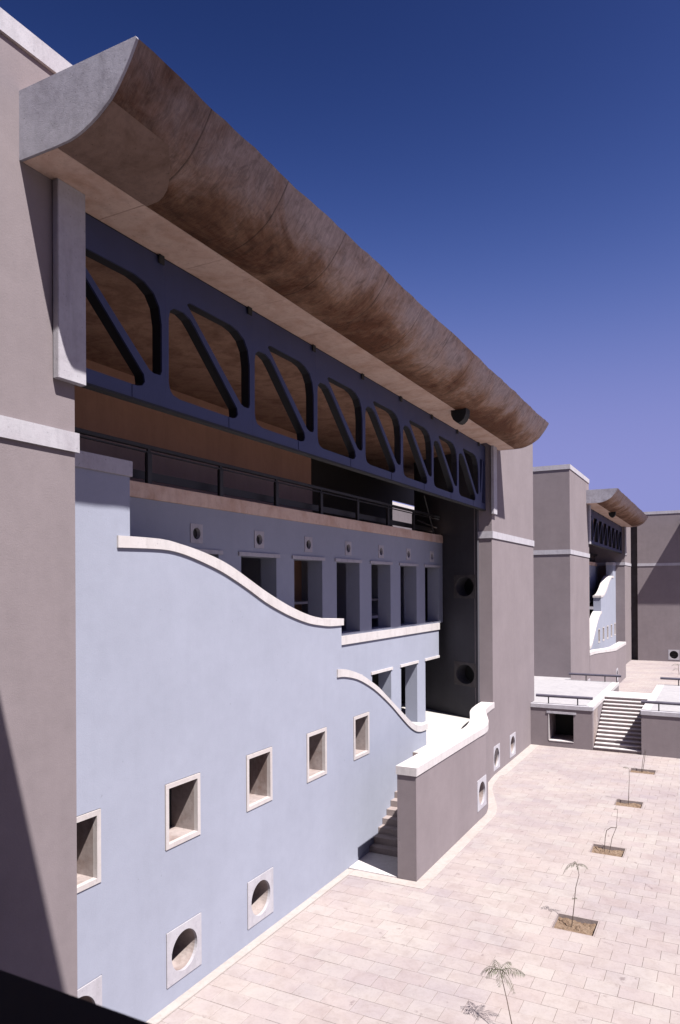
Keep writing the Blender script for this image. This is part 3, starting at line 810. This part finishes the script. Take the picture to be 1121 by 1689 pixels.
# ------------------------------------------------------------------ wing that closes the court
def end_wing():
    R = empty('end_wing', (5, 99, H), cat='building', label='mauve wall closing the far end of the court with a round window near the ground')
    cx, cz = -5.12, -8.55
    w = plate('wall', frameY(98.0), rect(-9.2, 30, H, 8.78), [rect(cx - .62, cx + .62, cz - .62, cz + .62)], 0, .8, M['mauve'], R)
    round_window(frameY(98.0), cx, cz, w, s=.62, ru=.49, rv=.49, depth=.35)
    for a in (-.25, 0, .25):
        box('grille_bar', cx - .48, cx + .48, 98.1, 98.13, cz + a - .012, cz + a + .012, M['rail'], w)
    box('wall_back', -9.2, 30, 98.8, 108, H, 8.77, M['mauve'], R)
    box('slot_back', -10.0, -9.2, 98.9, 99.2, H, 8.77, M['slate2'], R)
    box('coping', -9.25, 30, 97.95, 108.05, 8.78, 9.13, M['trim'], R)
    box('string_course', -9.2, 30, 97.95, 98.0, 2.38, 2.72, M['trim'], R)
    pr = [(97.99, 6.93), (97.1, 6.93), (96.8, 6.95), (96.5, 7.03), (96.2, 7.18), (95.95, 7.4), (95.75, 7.65), (95.5, 8.03), (97.99, 8.05)]
    v = [(-4.05, a, b) for a, b in pr] + [(28, a, b) for a, b in pr]; n = len(pr)
    mesh('gutter', v, [tuple(range(n)), tuple(range(2 * n - 1, n - 1, -1))] + [(i, (i + 1) % n, (i + 1) % n + n, i + n) for i in range(n)], M['soffit'], R)
end_wing()
def beyond():
    R = empty('rear_building', (-50, 105, H), cat='building', label='plain lilac building glimpsed through the gap below the truss')
    box('wall', -60, -45, 85, 130, H, 12.6, M['beyond'], R)
    box('coping', -60, -44.9, 85, 130, 12.6, 13.2, M['coping'], R)
beyond()

# ------------------------------------------------------------------ photographer's wing (gutter overhead shades the tower foot; black parapet in front)
def near_wing():
    R = empty('near_wing', (2, -1, H), cat='building', label='black parapet of the gallery the picture is taken from, bottom left corner')
    box('parapet', -9.9, 9, .74, .955, -1.75, -.80, M['black'], R)
    box('parapet_coping', -9.9, 9, .70, .97, -.80, -.75, M['black'], R, bevel=.012)
    box('gallery_floor', -9.9, 9, -3, .95, -2.1, -1.76, M['mauve'], R)
    box('gallery_back_wall', -9.9, 12, -3.4, -3, H, 6.92, M['mauve'], R)
    pr = [(2.8, 6.93), (3.7, 6.93), (4.0, 6.95), (4.3, 7.03), (4.6, 7.18), (4.85, 7.4), (5.05, 7.65), (5.3, 8.03), (-3.4, 8.03), (-3.4, 6.93)]
    v = [(-9.9, a, b) for a, b in pr] + [(12, a, b) for a, b in pr]; n = len(pr)
    mesh('gutter_roof', v, [tuple(range(n)), tuple(range(2 * n - 1, n - 1, -1))] + [(i, (i + 1) % n, (i + 1) % n + n, i + n) for i in range(n)], M['strip'], R)
near_wing()

# ------------------------------------------------------------------ saplings
def leaf_vf(base, direc, droop, length, width, pairs, rnd):
    """feathery leaf: a drooping stalk with pairs of narrow leaflets"""
    d = Vector(direc).normalized(); side = d.cross(Vector((0, 0, 1))).normalized()
    mb = MB(); pts = []
    for i in range(9):
        t = i / 8
        pts.append(Vector(base) + d * length * t * (1 - .15 * t) + Vector((0, 0, .18 * length * math.sin(t * 2.2) - droop * length * t * t)))
    mb.add(tube_vf(pts, .006, 5, .003))
    for i in range(pairs):
        t = (i + 1.2) / (pairs + 1) * 8; k = min(int(t), 7); p = pts[k].lerp(pts[k + 1], t - k)
        tg = (pts[k + 1] - pts[k]).normalized()
        wl = width * math.sin(math.pi * (.18 + .75 * (i + 1) / (pairs + 1))) * rnd.uniform(.8, 1.1)
        for s in (-1, 1):
            q = (side * s * rnd.uniform(.55, .9) + tg * .35 + Vector((0, 0, -rnd.uniform(.5, 1.1)))).normalized()
            wv = tg * .013
            a = p; m = p + q * wl * .55; e = p + q * wl
            n = len(mb.v)
            mb.v += [a, m + wv * .65, e, m - wv * .65]; mb.f.append((n, n + 1, n + 2, n + 3))
    return mb
def sapling(stem, leaves, label, name='sapling', r=.014, extra=()):
    rnd = random.Random(hash(label) % 1000 if False else len(label) * 7)
    R = empty(name, stem[0], cat='sapling', group='young saplings in the planting pits', label=label)
    tube('stem', stem, r, M['bark'], R, n=7, r2=r * .5)
    for e in extra: tube('stake', e, .012, M['bark'], R, n=6)
    for (b, d, dr, ln, wd, pr) in leaves:
        m = leaf_vf(b, d, dr, ln, wd, pr, rnd); mesh('leaf', m.v, m.f, M['leaf'], R, recalc=False)
    return R
# nearest: leaning stem with a head of drooping feathery leaves
t0 = Vector((-4.22, 15.35, -8.20))
sapling([(-3.62, 14.55, -9.5), (-3.80, 14.80, -9.1), (-4.0, 15.08, -8.65), t0], [
    (t0, (-1, .1, 0), .55, .52, .20, 15), (t0, (1, .15, .1), .25, .62, .20, 17), (t0, (.9, -.55, 0), .75, .50, .18, 14),
    (t0, (-.6, .8, .3), .35, .45, .16, 12), (t0, (.2, -1, 0), .8, .34, .14, 10), (t0, (.5, .9, .4), .3, .42, .15, 12), (t0, (-.8, -.6, .1), .6, .38, .16, 11)],
    'nearest sapling at bottom of picture, leaning stem with drooping feathery leaves')
t0 = Vector((-3.62, 21.17, -7.82))
sapling([(-3.73, 20.95, -9.5), (-3.68, 21.0, -9.0), (-3.64, 21.1, -8.45), (-3.56, 21.17, -8.1), t0], [
    (t0, (-1, .1, 0), .95, .46, .2, 11), (t0, (1, .1, .1), .5, .36, .11, 9), (t0, (-.5, .8, .2), .5, .28, .1, 7), (t0, (.3, -.7, 0), .7, .2, .1, 6),
    ((-3.66, 21.05, -8.75), (-1, 0, .1), .4, .08, .04, 3), ((-3.66, 21.05, -8.72), (1, 0, .1), .4, .08, .04, 3)],
    'thin upright sapling with few leaves in the largest fully visible soil pit', r=.013)
sapling([(-3.56, 27.4, -9.5), (-3.48, 27.45, -9.0), (-3.34, 27.5, -8.62), (-3.32, 27.59, -8.3), (-3.30, 27.6, -7.98)], [((-3.3, 27.6, -8.0), (-1, 0, .2), .4, .16, .06, 4)],
    'leafless sapling beside a bent stake in the third pit from the terrace stairs', r=.011,
    extra=[[(-3.73, 27.35, -9.5), (-3.70, 27.4, -9.0), (-3.66, 27.45, -8.75), (-3.52, 27.5, -8.64), (-3.34, 27.5, -8.62)]])
sapling([(-3.60, 33.75, -9.5), (-3.58, 33.8, -8.9), (-3.56, 33.82, -8.4), (-3.57, 33.85, -7.97)], [((-3.57, 33.85, -7.97), (-1, 0, .3), .3, .30, .10, 7)],
    'thin sapling with one small leaf to the left, second pit from terrace stairs', r=.014)
sapling([(-3.62, 39.9, -9.5), (-3.56, 39.95, -8.9), (-3.46, 40.0, -8.35)], [], 'short double-stemmed sapling in the pit closest to the terrace wall', r=.014,
    extra=[[(-3.56, 39.85, -9.5), (-3.42, 39.95, -8.4)]])
t0 = Vector((-3.95, 84, -8.35))
sapling([(-3.9, 84, -9.4), (-3.95, 84, -8.9), t0], [(t0, (-1, 0, .1), .4, .8, .3, 9), (t0, (1, 0, .1), .4, .8, .3, 9), (t0, (-.3, 1, .1), .4, .7, .3, 8), ((-3.95, 84, -8.8), (-1, .2, .1), .5, .7, .3, 8)],
    'distant sapling in the court beyond the right terrace railing', r=.03)
